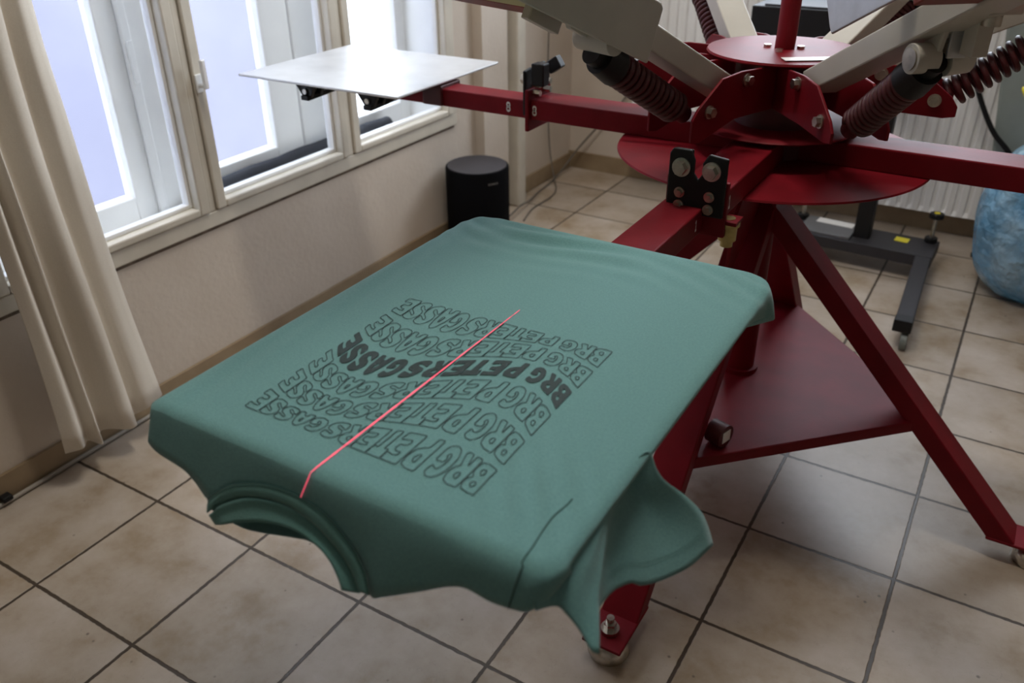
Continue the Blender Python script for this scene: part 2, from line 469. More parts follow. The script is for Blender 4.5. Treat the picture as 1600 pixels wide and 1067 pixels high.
m = MB().box(RX0-0.004, RX0, RY, RY+0.07, RZ0, RZ1).box(RX1, RX1+0.004, RY, RY+0.07, RZ0, RZ1).box(RX0-0.004, RX1+0.004, RY, RY+0.07, RZ1, RZ1+0.004)
m.build('casing', RADIA, R)

# heating pipe box in the corner and cables
P = MB().box(-0.33, -0.262, 2.245, 2.315, 0.0, ZC).build('pipe_casing', FRAMEP, bevel=0.008)
tag(P, 'narrow cream vertical pipe casing beside the black speaker at the window wall', 'pipe casing')
o = MB().tube(catmull([(-0.322, 2.62, 1.45), (-0.318, 2.63, 1.0), (-0.322, 2.62, 0.55), (-0.315, 2.63, 0.2), (-0.27, 2.60, 0.04), (-0.22, 2.53, 0.006), (-0.19, 2.42, 0.005), (-0.19, 2.25, 0.005), (-0.15, 2.1, 0.005)]), 0.0035).build('thin_cable', CABLE, smooth=True)
tag(o, 'thin dark cable hanging straight down the wall corner and onto the floor', 'cable')
o = MB().tube(catmull([(0.02, 2.89, 0.62), (-0.02, 2.88, 0.42), (-0.14, 2.86, 0.27), (-0.26, 2.84, 0.12), (-0.30, 2.76, 0.035), (-0.29, 2.6, 0.006), (-0.275, 2.45, 0.006), (-0.235, 2.3, 0.02), (-0.215, 2.18, 0.035), (-0.2, 2.05, 0.03), (-0.195, 1.92, 0.04)]), 0.0045).build('speaker_cable', CABLE, smooth=True)
tag(o, 'dark power cable running from the back wall along the skirting to the speaker', 'cable')
o = MB().tube(catmull([(-0.322, -0.9, 0.008), (-0.318, -0.25, 0.008), (-0.322, 0.3, 0.008), (-0.318, 0.9, 0.008), (-0.322, 1.6, 0.008)]), 0.006).build('floor_cable', CABLELT, smooth=True)
tag(o, 'pale cable lying on the floor along the window wall under the curtain', 'cable')
o = MB().box(-0.33, -0.306, -0.212, -0.186, 0.014, 0.028).build('cable_clip', BLACK, bevel=0.003)
tag(o, 'small black clip holding the pale cable at the skirting', 'clip')

# ------------------------------------------------------------------ speaker
SPX, SPY, SPH, SPR = -0.185, 1.79, 0.345, 0.128
S = thing('speaker', (SPX, SPY, 0), 'black cylindrical speaker with recessed grey top standing by the window wall', 'speaker')
smooth_round(MB().lathe([(0, 0.004), (SPR*0.93, 0.004), (SPR*0.97, 0.012), (SPR, 0.03), (SPR, SPH-0.012), (SPR-0.003, SPH-0.003), (SPR-0.008, SPH)], (SPX, SPY, 0), 64).build('body', BLACKP, S), 40)
smooth_round(MB().lathe([(SPR-0.008, SPH), (SPR-0.014, SPH-0.004), (SPR*0.5, SPH-0.010), (0, SPH-0.011)], (SPX, SPY, 0), 64).build('top_cover', GREYTOP, S), 50)

# block lettering used for the small printed words
def stroke_poly(c, hw):
    n = len(c); L = []; Rr = []
    for i, p in enumerate(c):
        a = c[max(i-1, 0)]; b = c[min(i+1, n-1)]
        dx, dy = b[0]-a[0], b[1]-a[1]; l = math.hypot(dx, dy) or 1
        nx, ny = -dy/l*hw, dx/l*hw
        L.append((p[0]+nx, p[1]+ny)); Rr.append((p[0]-nx, p[1]-ny))
    return L+Rr[::-1]
def cat2(c, n=3):
    return [(v.x, v.y) for v in catmull([(a, b, 0) for a, b in c], n)]
def arcword(word, cx, cy, r, z0, hh, ang0, wch, name, mt, parent):
    SH = {'S': [[(.85, .8), (.6, .97), (.25, .9), (.15, .7), (.4, .52), (.75, .4), (.85, .2), (.55, .03), (.15, .15)]],
          'O': [[(.5, 0), (.12, .2), (.05, .5), (.12, .8), (.5, 1), (.88, .8), (.95, .5), (.88, .2), (.5, 0)]],
          'N': [[(.12, 0), (.12, 1)], [(.12, 1), (.88, 0)], [(.88, 0), (.88, 1)]]}
    m = MB()
    for i, ch in enumerate(word):
        for s in SH[ch]:
            L = []
            c = cat2(s, 3) if len(s) > 2 else s
            poly = stroke_poly(c, 0.1); k = len(c)
            V = []
            for x_, y_ in poly:
                a = ang0+(i*1.25+x_)*wch/r
                V.append(m.bm.verts.new((cx+(r+0.0006)*math.cos(a), cy+(r+0.0006)*math.sin(a), z0+y_*hh)))
            for j in range(k-1):
                m.bm.faces.new([V[j], V[j+1], V[2*k-2-j], V[2*k-1-j]])
    return m.build(name, mt, parent)
arcword('SONOS', SPX, SPY, SPR, 0.296, 0.0075, math.radians(-38), 0.0075, 'logo', mat('logo_grey', (0.22, 0.21, 0.20), 0.5), S)

# ------------------------------------------------------------------ curtain
CT = thing('curtain', (-0.22, 0.1, 0), 'long beige fabric curtain hanging in soft folds at the left end of the window', 'curtain')
m = MB(); G = []
nv, nu = 60, 150
prof_b = [(-0.055, 0.0), (-0.02, 0.018), (0.015, -0.012), (0.03, 0.022), (0.06, -0.018), (0.10, 0.030), (0.135, 0.026), (0.155, -0.010), (0.19, 0.006), (0.235, -0.004), (0.262, -0.016)]
prof_t = [(-0.045, 0.0), (-0.025, 0.026), (-0.005, -0.02), (0.012, 0.026), (0.036, -0.022), (0.066, 0.030), (0.098, 0.024), (0.115, -0.014), (0.138, 0.016), (0.165, 0.004), (0.185, -0.014)]
pb = resample(catmull([(a, b, 0) for a, b in prof_b], 12), nu); pt = resample(catmull([(a, b, 0) for a, b in prof_t], 12), nu)
for i in range(nv+1):
    t = i/nv; z = 0.105+(3.12-0.105)*t; k = min(1, t*3.2)
    row = []
    for j in range(nu):
        p = pb[j].lerp(pt[j], k)
        amp = 1.15-0.3*k
        hz = z
        if i == 0: hz = z+0.006*math.sin(j*0.11)-0.015*math.sin(j/nu*math.pi)
        row.append((-0.235+p.y*amp+0.004*math.sin(z*7+j*0.05), p.x-0.015+0.006*math.sin(z*4.0+j*0.02), hz))
    G.append(row)
m.grid(G).build('cloth', CURT, CT, smooth=True, solid=0.0015)
MB().cyl((-0.235, -0.25, 3.14), (-0.235, 2.0, 3.14), 0.011).build('rod', WHITEP, CT, smooth=True)

LM = thing('added_lamp', (0.80, 0.55, ZC), 'added long white lamp, out of view, brightening the T-shirt from above', 'lamp')
MB().box(0.32, 1.28, 0.40, 0.70, ZC-0.09, ZC).build('housing', WHITEP, LM, bevel=0.004)  # out-of-view body for the added lamp
# ------------------------------------------------------------------ screen printing press
HX, HY = 1.185, 0.88
PR = thing('screen_printing_press', (HX, HY, 0), 'large red rotary screen printing press with beige print arms and angled legs', 'printing press')
# legs: four red box tubes running out along the axes
for k, (dx, dy) in enumerate(((1, 0), (0, -1), (-1, 0), (0, 1))):
    d = Vector((dx, dy, 0)); s = Vector((-dy, dx, 0)); c = Vector((HX, HY, 0))
    P = lambda r, z: c+d*r+Vector((0, 0, z))
    m = MB()
    # side outline of the sloping tube with a cut-off foot end
    hw = 0.040
    prof = [(0.030, 0.750), (0.050, 0.731), (0.682, 0.054), (0.622, 0.054), (0.030, 0.693)]
    m.prism([P(r, z)-s*hw for r, z in prof], s*2*hw)
    m.quadbox([tuple(P(r, z)+s*q) for z in (0.050, 0.058) for r, q in ((0.62, -0.042), (0.765, -0.042), (0.765, 0.042), (0.62, 0.042))])
    leg = m.build('leg', RED, PR, bevel=0.003)
    m = MB()
    fx = P(0.722, 0)
    smooth_round(m.lathe([(0, 0), (0.040, 0), (0.043, 0.008), (0.039, 0.026), (0.026, 0.038), (0.012, 0.043), (0.012, 0.052), (0, 0.052)], fx, 32).build('foot', CHROME, leg), 50)
    m = MB()
    fb = P(0.722, 0.057)
    m.cyl(fb, fb+Vector((0, 0, 0.012)), 0.019).cyl(fb+Vector((0, 0, 0.010)), fb+Vector((0, 0, 0.026)), 0.013, n=6).cyl(fb+Vector((0, 0, 0.024)), fb+Vector((0, 0, 0.040)), 0.008, n=16)
    smooth_round(m.build('foot_bolt', CHROME, leg), 30)
    if k != 1: continue
    m = MB()                                              # gusset plate between front leg and column
    m.prism([P(0.03, 0.835)-s*0.004, P(0.13, 0.835)-s*0.004, P(0.215, 0.76)-s*0.004, P(0.215, 0.62)-s*0.004, P(0.03, 0.74)-s*0.004], s*0.008)
    m.build('gusset', RED, PR, bevel=0.001)
m = MB(); rs = 0.452
m.prism([(HX+rs, HY, 0.272), (HX, HY+rs, 0.272), (HX-rs, HY, 0.272), (HX, HY-rs, 0.272)], (0, 0, 0.028))
m.build('shelf', RED, PR, bevel=0.003)
smooth_round(MB().cyl((HX, HY, 0.298), (HX, HY, 0.84), 0.036, n=40).cyl((HX, HY, 0.30), (HX, HY, 0.312), 0.046, n=40).cyl((HX, HY, 0.775), (HX, HY, 0.835), 0.056, n=40).build('column', RED, PR), 35)
smooth_round(MB().lathe([(0, 0.826), (0.052, 0.826), (0.052, 0.845), (0.325, 0.8465), (0.330, 0.849), (0.328, 0.8525), (0.0, 0.8545)], (HX, HY, 0), 96).build('turntable_disc', RED, PR), 50)
smooth_round(MB().cyl((HX, HY, 0.85), (HX, HY, 0.93), 0.085, n=48).build('turntable_hub', REDDK, PR), 35)

def glyph(ch, org, ex, ez, w_, h_, m):
    SH = {'8': [[(.5, .53), (.1, .66), (.1, .9), (.5, 1), (.9, .9), (.9, .66), (.5, .53), (.08, .4), (.08, .12), (.5, 0), (.92, .12), (.92, .4), (.5, .53)]],
          '1': [[(.2, .78), (.55, 1)], [(.55, 1), (.55, 0)], [(.2, 0), (.9, 0)]]}
    for s in SH[ch]:
        c = cat2(s, 4) if len(s) > 3 else s
        k = len(c); poly = stroke_poly(c, 0.13)
        V = [m.bm.verts.new(Vector(org)+Vector(ex)*(x_*w_)+Vector(ez)*(y_*h_)) for x_, y_ in poly]
        for j in range(k-1): m.bm.faces.new([V[j], V[j+1], V[2*k-2-j], V[2*k-1-j]])

def platen_arm(ang, rb, first, sgn, number, has_platen, hb):
    """arm tube from the hub, height bracket with clamps, slimmer outer tube, platen"""
    d = Vector((math.cos(ang), math.sin(ang), 0)); s = Vector((-d.y, d.x, 0)); c = Vector((HX, HY, 0))
    P = lambda r, l, z: c+d*r+s*l+Vector((0, 0, z))
    a = MB().bar(P(0.05, 0, 0.877), P(rb, 0, 0.877), s, 0.092, 0.048).build('platen_arm', RED, PR, bevel=0.003)
    if not has_platen: return a, P, d, s
    return a, P, d, s

def clamp(a, P, d, s, rb, sg, inner=True):
    # red crossplate, two black clamp jaws with bolts; sg = side of plate that carries them
    m = MB()
    t = 0.006*sg
    m.prism([P(rb, -0.056, 0.825), P(rb, 0.056, 0.825), P(rb, 0.056, 0.925), P(rb, -0.056, 0.925)], d*0.010)
    m.build('bracket_plate', RED, a, bevel=0.002)
    r0 = rb+0.010
    j = MB()
    j.prism([P(r0, -0.052, 0.862), P(r0, 0.052, 0.862), P(r0, 0.052, 0.968), P(r0, 0.018, 0.972), P(r0, 0.008, 0.955), P(r0, 0.010, 0.938), P(r0, 0.002, 0.925),
             P(r0, -0.006, 0.935), P(r0, -0.006, 0.958), P(r0, -0.014, 0.975), P(r0, -0.046, 0.975), P(r0, -0.052, 0.965)], d*0.008)
    j.prism([P(r0-0.012, -0.048, 0.925), P(r0-0.012, -0.014, 0.925), P(r0-0.012, -0.014, 0.972), P(r0-0.012, -0.048, 0.972)], d*0.006)
    jj = j.build('clamp_jaws', BLACK, a, bevel=0.0025)
    for l in (-0.028, 0.026):
        b = MB()
        b.cyl(P(r0+0.008, l, 0.944), P(r0+0.012, l, 0.944), 0.0165, n=32).cyl(P(r0+0.011, l, 0.944), P(r0+0.024, l, 0.944), 0.0125, 0.0115, n=6)
        smooth_round(b.build('bolt', STEEL, jj), 30)
        for z in (0.899, 0.876):
            b = MB(); b.cyl(P(r0+0.008, l, z), P(r0+0.011, l, z), 0.0095, n=20).cyl(P(r0+0.010, l, z), P(r0+0.018, l, z), 0.0065, n=6)
            smooth_round(b.build('bolt', STEEL, jj), 30)

# ---- arm under the shirt (towards -Y)
a, P, d, s = platen_arm(-math.pi/2, 0.455, True, 1, '1', True, 0.45)
clamp(a, P, d, s, 0.455, 1)
o = MB().bar(P(0.455, 0.022, 0.853)-s*0.044, P(0.98, 0.022, 0.853)-s*0.044, s, 0.076, 0.046).build('outer_tube', RED, a, bevel=0.003)
m = MB(); ex = -d; glyph('1', P(0.425, 0.0466, 0.866), ex, (0, 0, 1), 0.012, 0.022, m)
m.build('number_mark', LABEL, a)
m = MB(); glyph('1', P(0.505, 0.0166, 0.845), ex, (0, 0, 1), 0.010, 0.018, m)
m.build('number_mark', LABEL, a)
# bolt and brass stop pin below the arm
smooth_round(MB().cyl(P(0.44, 0.056, 0.803), P(0.44, 0.056, 0.856), 0.011, n=24).cyl(P(0.44, 0.056, 0.815), P(0.44, 0.056, 0.842), 0.016, n=28).cyl(P(0.44, 0.056, 0.842), P(0.44, 0.056, 0.850), 0.020, n=28).build('stop_pin', BRASS, a), 30)
MB().box(P(0, 0.030, 0).x, P(0, 0.075, 0).x, P(0.46, 0, 0).y, P(0.42, 0, 0).y, 0.848, 0.855).build('pin_lug', RED, a, bevel=0.001)
m = MB().prism([(0.935, -0.508, 0.902), (1.385, -0.508, 0.902), (1.399, -0.490, 0.902), (1.399, 0.075, 0.902), (1.370, 0.103, 0.902), (0.965, 0.103, 0.902), (0.935, 0.075, 0.902)], (0, 0, 0.0085))
m.build('platen', PLATEN, a, bevel=0.003)
MB().box(1.10, 1.21, -0.40, 0.06, 0.877, 0.902).build('platen_bracket', ALU, a, bevel=0.002)

# ---- arm with the bare white platen (towards -X)
a, P, d, s = platen_arm(math.pi, 0.575, False, 1, '8', True, 0.45)
clamp(a, P, d, s, 0.575, 1)
jb = MB().bar(P(0.574, 0.030, 0.960), P(0.540, 0.030, 0.960), s, 0.030, 0.052).build('clamp_block', BLACK, a, bevel=0.003)
MB().bar(P(0.560, -0.022, 0.965), P(0.530, -0.022, 0.985), s, 0.026, 0.030).build('clamp_block', BLACK, a, bevel=0.003)
for l_ in (-0.022, 0.030):
    for z_ in (0.915, 0.935): smooth_round(MB().cyl(P(0.575, l_, z_), P(0.556, l_, z_), 0.0075, n=6).build('bolt', STEEL, a), 30)
MB().bar(P(0.575, 0.0, 0.873), P(1.00, 0, 0.873), s, 0.072, 0.044).build('outer_tube', RED, a, bevel=0.003)
m = MB(); glyph('8', P(0.568, 0.0467, 0.866), (1, 0, 0), (0, 0, 1), 0.010, 0.020, m)
m.build('number_mark', LABEL, a)
m = MB(); glyph('8', P(0.648, 0.0367, 0.864), (1, 0, 0), (0, 0, 1), 0.010, 0.020, m)
m.build('number_mark', LABEL, a)
MB().box(0.285, 0.345, 0.835, 0.925, 0.852, 0.904).build('end_block', REDDK, a, bevel=0.003)
pl = MB().box(-0.190, 0.345, 0.655, 1.117, 0.9075, 0.9145).build('platen', PLATEN, a, bevel=0.0025)
m = MB().box(-0.06, 0.285, 0.845, 0.915, 0.880, 0.9075)
m.build('platen_rail', ALU, pl, bevel=0.002)
for x0 in (-0.04, 0.17):
    # V shaped clamp levers below the platen
    m = MB()
    m.prism([(x0, 0.70, 0.907), (x0+0.085, 0.70, 0.907), (x0+0.075, 0.70, 0.895), (x0+0.060, 0.70, 0.862), (x0+0.036, 0.70, 0.860), (x0+0.016, 0.70, 0.888)], (0, 0.012, 0))
    m.prism([(x0, 0.735, 0.907), (x0+0.085, 0.735, 0.907), (x0+0.075, 0.735, 0.895), (x0+0.060, 0.735, 0.862), (x0+0.036, 0.735, 0.860), (x0+0.016, 0.735, 0.888)], (0, 0.012, 0))
    m.bar((x0+0.048, 0.69, 0.864), (x0+0.048, 0.88, 0.872), (1, 0, 0), 0.026, 0.012)
    k = m.build('clamp_lever', BLACK, pl, bevel=0.002)
    smooth_round(MB().cyl((x0+0.045, 0.694, 0.880), (x0+0.045, 0.752, 0.880), 0.007, n=16).build('lever_pin', STEEL, pl), 30)

# ---- arm to the right (+X) and to the back (+Y)
a, P, d, s = platen_arm(0, 1.3, False, 1, '', False, 0)
a, P, d, s = platen_arm(math.pi/2, 0.50, False, 1, '', False, 0)

# ---- print head carousel
smooth_round(MB().lathe([(0, 0.910), (0.168, 0.910), (0.171, 0.913), (0.168, 0.916), (0, 0.918)], (HX, HY, 0), 80).build('carousel_disc', RED, PR), 50)
smooth_round(MB().cyl((HX, HY, 0.93), (HX, HY, 1.055), 0.095, n=48).build('carousel_hub', REDDK, PR), 35)
smooth_round(MB().lathe([(0, 1.056), (0.153, 1.056), (0.156, 1.059), (0.154, 1.063), (0, 1.065)], (HX, HY, 0), 80).build('top_disc', RED, PR), 50)
MB().prism([(1.222, 0.752, 1.0655), (1.318, 0.815, 1.0655), (1.302, 0.840, 1.0655), (1.206, 0.778, 1.0655)], (0, 0, 0.0006)).build('sticker', LABEL, PR)
sp = MB().tube([(HX, HY, 1.062), (HX+0.001, HY, 1.10), (HX, HY, 1.30)], 0.020, 24)
smooth_round(sp.build('centre_post', RED, PR), 40)
for q in ((-0.035, 0.0), (0.03, 0.012), (0.0, -0.04)):
    smooth_round(MB().cyl((HX+q[0], HY+q[1], 1.063), (HX+q[0], HY+q[1], 1.070), 0.008, n=6).build('bolt', STEEL, PR), 30)

def spring_pts(a, b, rad, turns, n=22):
    a, b = Vector(a), Vector(b); d = (b-a).normalized(); t = Vector((0, 0, 1)); s1 = d.cross(t).normalized(); q = s1.cross(d)
    N = int(turns*n)
    return [a+(b-a)*(i/N)+(s1*math.cos(2*math.pi*i/n)+q*math.sin(2*math.pi*i/n))*rad for i in range(N+1)]

def head(deg, zc, sl, rlen, spr_end, fdz=0.0, mirror=1, spring=True, turns=13, rod=True, radial_flange=True):
    """one print head; zc = tube centre height at r = 0.243, sl = rise per metre of r"""
    ph = math.radians(deg); d = Vector((math.cos(ph), math.sin(ph), 0)); s = Vector((-d.y, d.x, 0)); c = Vector((HX, HY, 0))
    P = lambda r, l, z: c+d*r+s*l+Vector((0, 0, z))
    Z = lambda r: zc+sl*(r-0.243)
    arm = MB().bar(P(0.165, 0, Z(0.165)), P(rlen, 0, Z(rlen)), s, 0.066, 0.043).build('print_arm', BEIGE, PR, bevel=0.003)
    for q in (-1, 1):
        l = q*0.050
        pts = [(0.088, 0.968), (0.088, 1.052), (0.205, 1.056), (0.262, 1.050), (0.325, 1.003), (0.338, 0.985), (0.338, 0.966+fdz), (0.315, 0.962+fdz), (0.215, 0.968)]
        fl = MB().prism([P(r, l, z) for r, z in pts], s*(q*0.006)).build('flange', RED, arm, bevel=0.0015)
        for r, z in ((0.191, 1.038), (0.295, 0.995)):
            b = MB(); b.cyl(P(r, l+q*0.005, z), P(r, l+q*0.009, z), 0.0125, n=24).cyl(P(r, l+q*0.008, z), P(r, l+q*0.018, z), 0.0095, n=6)
            smooth_round(b.build('bolt', STEEL, arm), 30)
    if spring:
        a0 = P(0.315, 0, 0.990); b0 = P(spr_end[0], spr_end[2] if len(spr_end) > 2 else 0, spr_end[1])
        dv = (b0-a0).normalized()
        if rod: smooth_round(MB().cyl(a0-dv*0.02, b0, 0.017, n=24).build('shock_rod', REDDK, arm), 40)
        smooth_round(MB().tube(spring_pts(a0+dv*0.012, b0-dv*0.048, 0.025, turns), 0.0058, 8).build('spring', REDDK, arm), 180)
        m = MB().cyl(b0-dv*0.055, b0-dv*0.012, 0.032, 0.028, n=32).cyl(b0-dv*0.012, b0+dv*0.01, 0.020, n=24)
        smooth_round(m.build('spring_cap', BLACK, arm), 35)
    return arm, P, Z

# head over the left foreground
arm, P, Z = head(-110, 1.040, 0.53, 1.02, (0.540, 1.122), fdz=-0.022)
m = MB().prism([P(0.474, 0.052, 1.107), P(0.444, 0.052, 1.192), P(0.450, 0.052, 1.201), P(1.02, 0.052, 1.46), P(1.04, 0.052, 1.362)], P(0, 0.007, 0)-P(0, 0, 0))
pA = m.build('screen_holder_plate', BEIGE, arm, bevel=0.003)
m = MB().cyl(P(0.545, -0.030, 1.148), P(0.545, 0.052, 1.148), 0.021, n=36)
m.prism([P(0.53, -0.008, 1.135), P(0.53, -0.008, 1.19), P(0.62, -0.008, 1.225), P(0.60, -0.008, 1.17)], P(0, 0.012, 0)-P(0, 0, 0))
smooth_round(m.build('spring_boss', BEIGE, arm, bevel=0.001), 35)
smooth_round(MB().cyl(P(0.545, -0.034, 1.148), P(0.545, -0.029, 1.148), 0.015, n=30).build('boss_pin', STEEL, arm), 35)
m = MB()
m.bar(P(0.585, -0.045, 1.168), P(0.650, -0.045, 1.200), (0, 0, 1), 0.030, 0.020)
m.build('level_bracket', BEIGE, arm, bevel=0.002)
MB().bar(P(0.596, -0.0565, 1.170), P(0.628, -0.0565, 1.186), (0, 0, 1), 0.014, 0.003).build('spirit_level', mat('level_liquid', (0.45, 0.55, 0.08), 0.2), arm, bevel=0.001)

# head over the right foreground
arm, P, Z = head(-50, 1.072, 0.50, 1.02, (0.490, 1.132))
m = MB().prism([P(0.360, -0.100, 1.156), P(0.350, -0.100, 1.166), P(0.327, -0.100, 1.203), P(0.327, -0.100, 1.30), P(0.95, -0.100, 1.58), P(0.95, -0.100, 1.425)], P(0, 0.005, 0)-P(0, 0, 0))
m.build('screen_holder_plate', ALU, arm, bevel=0.004)
m = MB().bar(P(0.45, -0.095, 1.235), P(0.45, 0.03, 1.235), (0, 0, 1), 0.03, 0.03)
m.build('plate_bracket', BEIGE, arm, bevel=0.002)
m = MB().cyl(P(0.487, -0.034, 1.140), P(0.487, 0.004, 1.140), 0.0225, n=40)
smooth_round(m.build('spring_boss', BEIGE, arm, bevel=0.001), 35)
m = MB().prism([P(0.466, -0.006, 1.142), P(0.472, -0.006, 1.178), P(0.492, -0.006, 1.200), P(0.520, -0.006, 1.216), P(0.508, -0.006, 1.165), P(0.500, -0.006, 1.125)], P(0, 0.010, 0)-P(0, 0, 0))
m.build('boss_cheek', BEIGE, arm, bevel=0.003)
smooth_round(MB().cyl(P(0.487, -0.0365, 1.140), P(0.487, -0.032, 1.140), 0.0165, n=36).build('boss_pin', STEEL, arm), 35)
smooth_round(MB().cyl(P(0.484, 0.022, 1.136), P(0.484, 0.060, 1.140), 0.025, n=36).build('side_boss', BEIGE, arm, bevel=0.001), 35)
smooth_round(MB().cyl(P(0.480, 0.032, 1.155), P(0.480, 0.032, 1.190), 0.007, n=18).cyl(P(0.480, 0.032, 1.156), P(0.480, 0.032, 1.166), 0.013, n=6).build('adjusting_screw', STEEL, arm), 30)
lt = (P(0, 1, 0)-P(0, 0, 0))
m = MB().bar(P(0.508, 0.024, 1.143), P(0.508, 0.024, 1.196), lt, 0.030, 0.005)
m.build('latch_plate', ALU, arm, bevel=0.001)
MB().bar(P(0.530, 0.036, 1.150), P(0.530, 0.036, 1.205), lt, 0.026, 0.030).build('latch_block', BEIGE, arm, bevel=0.002)
MB().bar(P(0.470, 0.030, 1.205), P(0.580, 0.036, 1.222), lt, 0.050, 0.016).build('top_bracket', BEIGE, arm, bevel=0.002)
MB().bar(P(0.455, -0.004, 1.178), P(0.515, -0.004, 1.212), lt, 0.014, 0.004).build('link_plate', STEEL, arm, bevel=0.001)
smooth_round(MB().cyl(P(0.555, 0.034, 1.196), P(0.555, 0.034, 1.214), 0.013, n=24).build('bolt', STEEL, arm), 30)

head(10, 1.080, 0.48, 0.92, (0.545, 1.180), turns=14, rod=False)
head(70, 1.062, 0.50, 0.80, (0.50, 1.13))
head(130, 1.050, 0.60, 0.80, (0.52, 1.13))
head(190, 1.050, 0.62, 0.80, (0.48, 1.15))

# screens clamped in the two front heads
def screen(deg, r0, z0, sl, label, l0, l1):
    ph = math.radians(deg); d = Vector((math.cos(ph), math.sin(ph), 0)); s = Vector((-d.y, d.x, 0)); c = Vector((HX, HY, 0))
    dd = (d+Vector((0, 0, sl))).normalized(); n = dd.cross(s).normalized()
    if n.z < 0: n = -n
    o0 = c+d*r0+Vector((0, 0, z0))
    t = thing('printing_screen', tuple(o0), label, 'printing screen', 'screens clamped in the raised print arms')
    q = lambda u, l, h: o0+dd*u+s*l+n*h
    W_ = 0.036; LEN = 0.62
    m = MB()
    m.bar(q(W_/2, l0, W_/2), q(W_/2, l1, W_/2), dd, W_, W_)
    m.bar(q(LEN-W_/2, l0, W_/2), q(LEN-W_/2, l1, W_/2), dd, W_, W_)
    m.bar(q(W_, l0+W_/2, W_/2), q(LEN-W_, l0+W_/2, W_/2), s, W_, W_)
    m.bar(q(W_, l1-W_/2, W_/2), q(LEN-W_, l1-W_/2, W_/2), s, W_, W_)
    m.build('frame', SCREENWOOD, t, bevel=0.002)
    m = MB().quadbox([q(W_*0.5, l0+W_*.5, 0.001), q(LEN-W_*.5, l0+W_*.5, 0.001), q(LEN-W_*.5, l1-W_*.5, 0.001), q(W_*.5, l1-W_*.5, 0.001),
                      q(W_*0.5, l0+W_*.5, 0.002), q(LEN-W_*.5, l0+W_*.5, 0.002), q(LEN-W_*.5, l1-W_*.5, 0.002), q(W_*.5, l1-W_*.5, 0.002)])
    m.build('mesh', mat('screen_mesh', (0.55, 0.53, 0.25), 0.6), t)
screen(-110, 0.600, 1.180, 0.53, 'red-brown framed printing screen in the raised arm at the upper left', -0.36, 0.04)
screen(-50, 0.605, 1.234, 0.50, 'red-brown framed printing screen in the raised arm at the upper right', -0.125, 0.36)

# small roll with a white label on the press shelf
TR = thing('tape_roll', (1.268, 0.555, 0.30), 'small dark roll with a white label lying on the red shelf', 'roll')
a_, b_ = Vector((1.229, 0.550, 0.3275)), Vector((1.265, 0.539, 0.3275))
smooth_round(MB().cyl(a_, b_, 0.026, n=36).build('roll', REDDK, TR), 35)
dv = (b_-a_).normalized()
MB().bar(b_+dv*0.001+Vector((0, 0, -0.012)), b_+dv*0.001+Vector((0, 0, 0.014)), Vector((-dv.y, dv.x, 0)), 0.026, 0.0015).build('label', LABEL, TR)

# ------------------------------------------------------------------ flash dryer on its stand
FD = thing('flash_dryer', (1.2, 2.45, 0), 'black flash dryer on a low H-shaped stand with levelling screws, behind the press', 'flash dryer')
MB().bar((0.93, 2.41, 0.085), (1.485, 2.395, 0.085), (0, 1, 0), 0.185, 0.045).build('crossbar', GREYPAINT, FD, bevel=0.004)
for (x0, y0, x1, y1) in ((1.452, 2.31, 1.475, 1.78), (0.96, 2.32, 0.94, 1.80)):
    lg = MB().bar((x0, y0, 0.085), (x1, y1, 0.085), (1, 0, 0), 0.055, 0.040).build('stand_leg', GREYPAINT, FD, bevel=0.004)
    MB().bar((x1, y1, 0.085), (x1+0.0005, y1-0.045, 0.085), (1, 0, 0), 0.057, 0.043).build('end_cap', BLACK, lg, bevel=0.003)
    k = MB().cyl((x1+0.012-0.008, y1-0.03, 0.028), (x1+0.012+0.012, y1-0.03, 0.028), 0.028, n=28)
    k.cyl((x1+0.01, y1-0.02, 0.03), (x1+0.01, y1-0.02, 0.066), 0.010)
    smooth_round(k.build('caster', mat('caster_grey', (0.20, 0.22, 0.20), 0.5), lg), 35)
MB().bar((1.215, 2.40, 0.09), (1.215, 2.40, 0.98), (1, 0, 0), 0.060, 0.060).build('post', BLACK, FD, bevel=0.003)
MB().bar((0.985, 2.412, 0.112), (1.183, 2.406, 0.112), (0, 1, 0), 0.165, 0.012).build('grey_plate', mat('mid_grey_paint', (0.12, 0.12, 0.125), 0.4), FD, bevel=0.002)
MB().bar((1.030, 2.462, 0.1187), (1.172, 2.450, 0.1187), (0, 1, 0), 0.050, 0.0010).build('paper_label', LABEL, FD)
MB().bar((1.333, 2.432, 0.1085), (1.383, 2.428, 0.1085), (0, 1, 0), 0.045, 0.0012).build('warning_sticker', YELLOW, FD)
for x0, y0, hh in ((0.966, 2.475, 0.16), (1.455, 2.462, 0.185)):
    ls = MB().cyl((x0, y0, 0.105), (x0, y0, hh+0.02), 0.007, n=14).build('levelling_screw', STEEL, FD)
    smooth_round(ls, 40)
    for zz, rr in ((0.108, 0.024), (hh+0.02, 0.027)):
        MB().cyl((x0, y0, zz), (x0, y0, zz+0.020), rr, n=10).build('knob', BLACK, ls, bevel=0.004)
MB().cyl((1.455, 2.462, 0.225), (1.455, 2.462, 0.2265), 0.011, n=20).build('knob_sticker', YELPL, FD)
m = MB()
dz = 0.03
m.prism([(0.735, 2.17, 0.835+dz), (0.765, 2.17, 0.805+dz), (1.010, 2.17, 0.805+dz), (1.055, 2.17, 0.845+dz), (1.055, 2.17, 0.925+dz), (0.735, 2.17, 0.925+dz)], (0, 0.36, 0))
m.build('heater_head', BLACK, FD, bevel=0.004)
MB().box(0.775, 1.035, 2.18, 2.50, 0.955, 0.962).build('heater_cover', GREYPAINT, FD, bevel=0.002)
MB().bar((0.98, 2.40, 0.985), (1.245, 2.40, 0.985), (0, 1, 0), 0.05, 0.04).build('swing_arm', BLACK, FD, bevel=0.003)
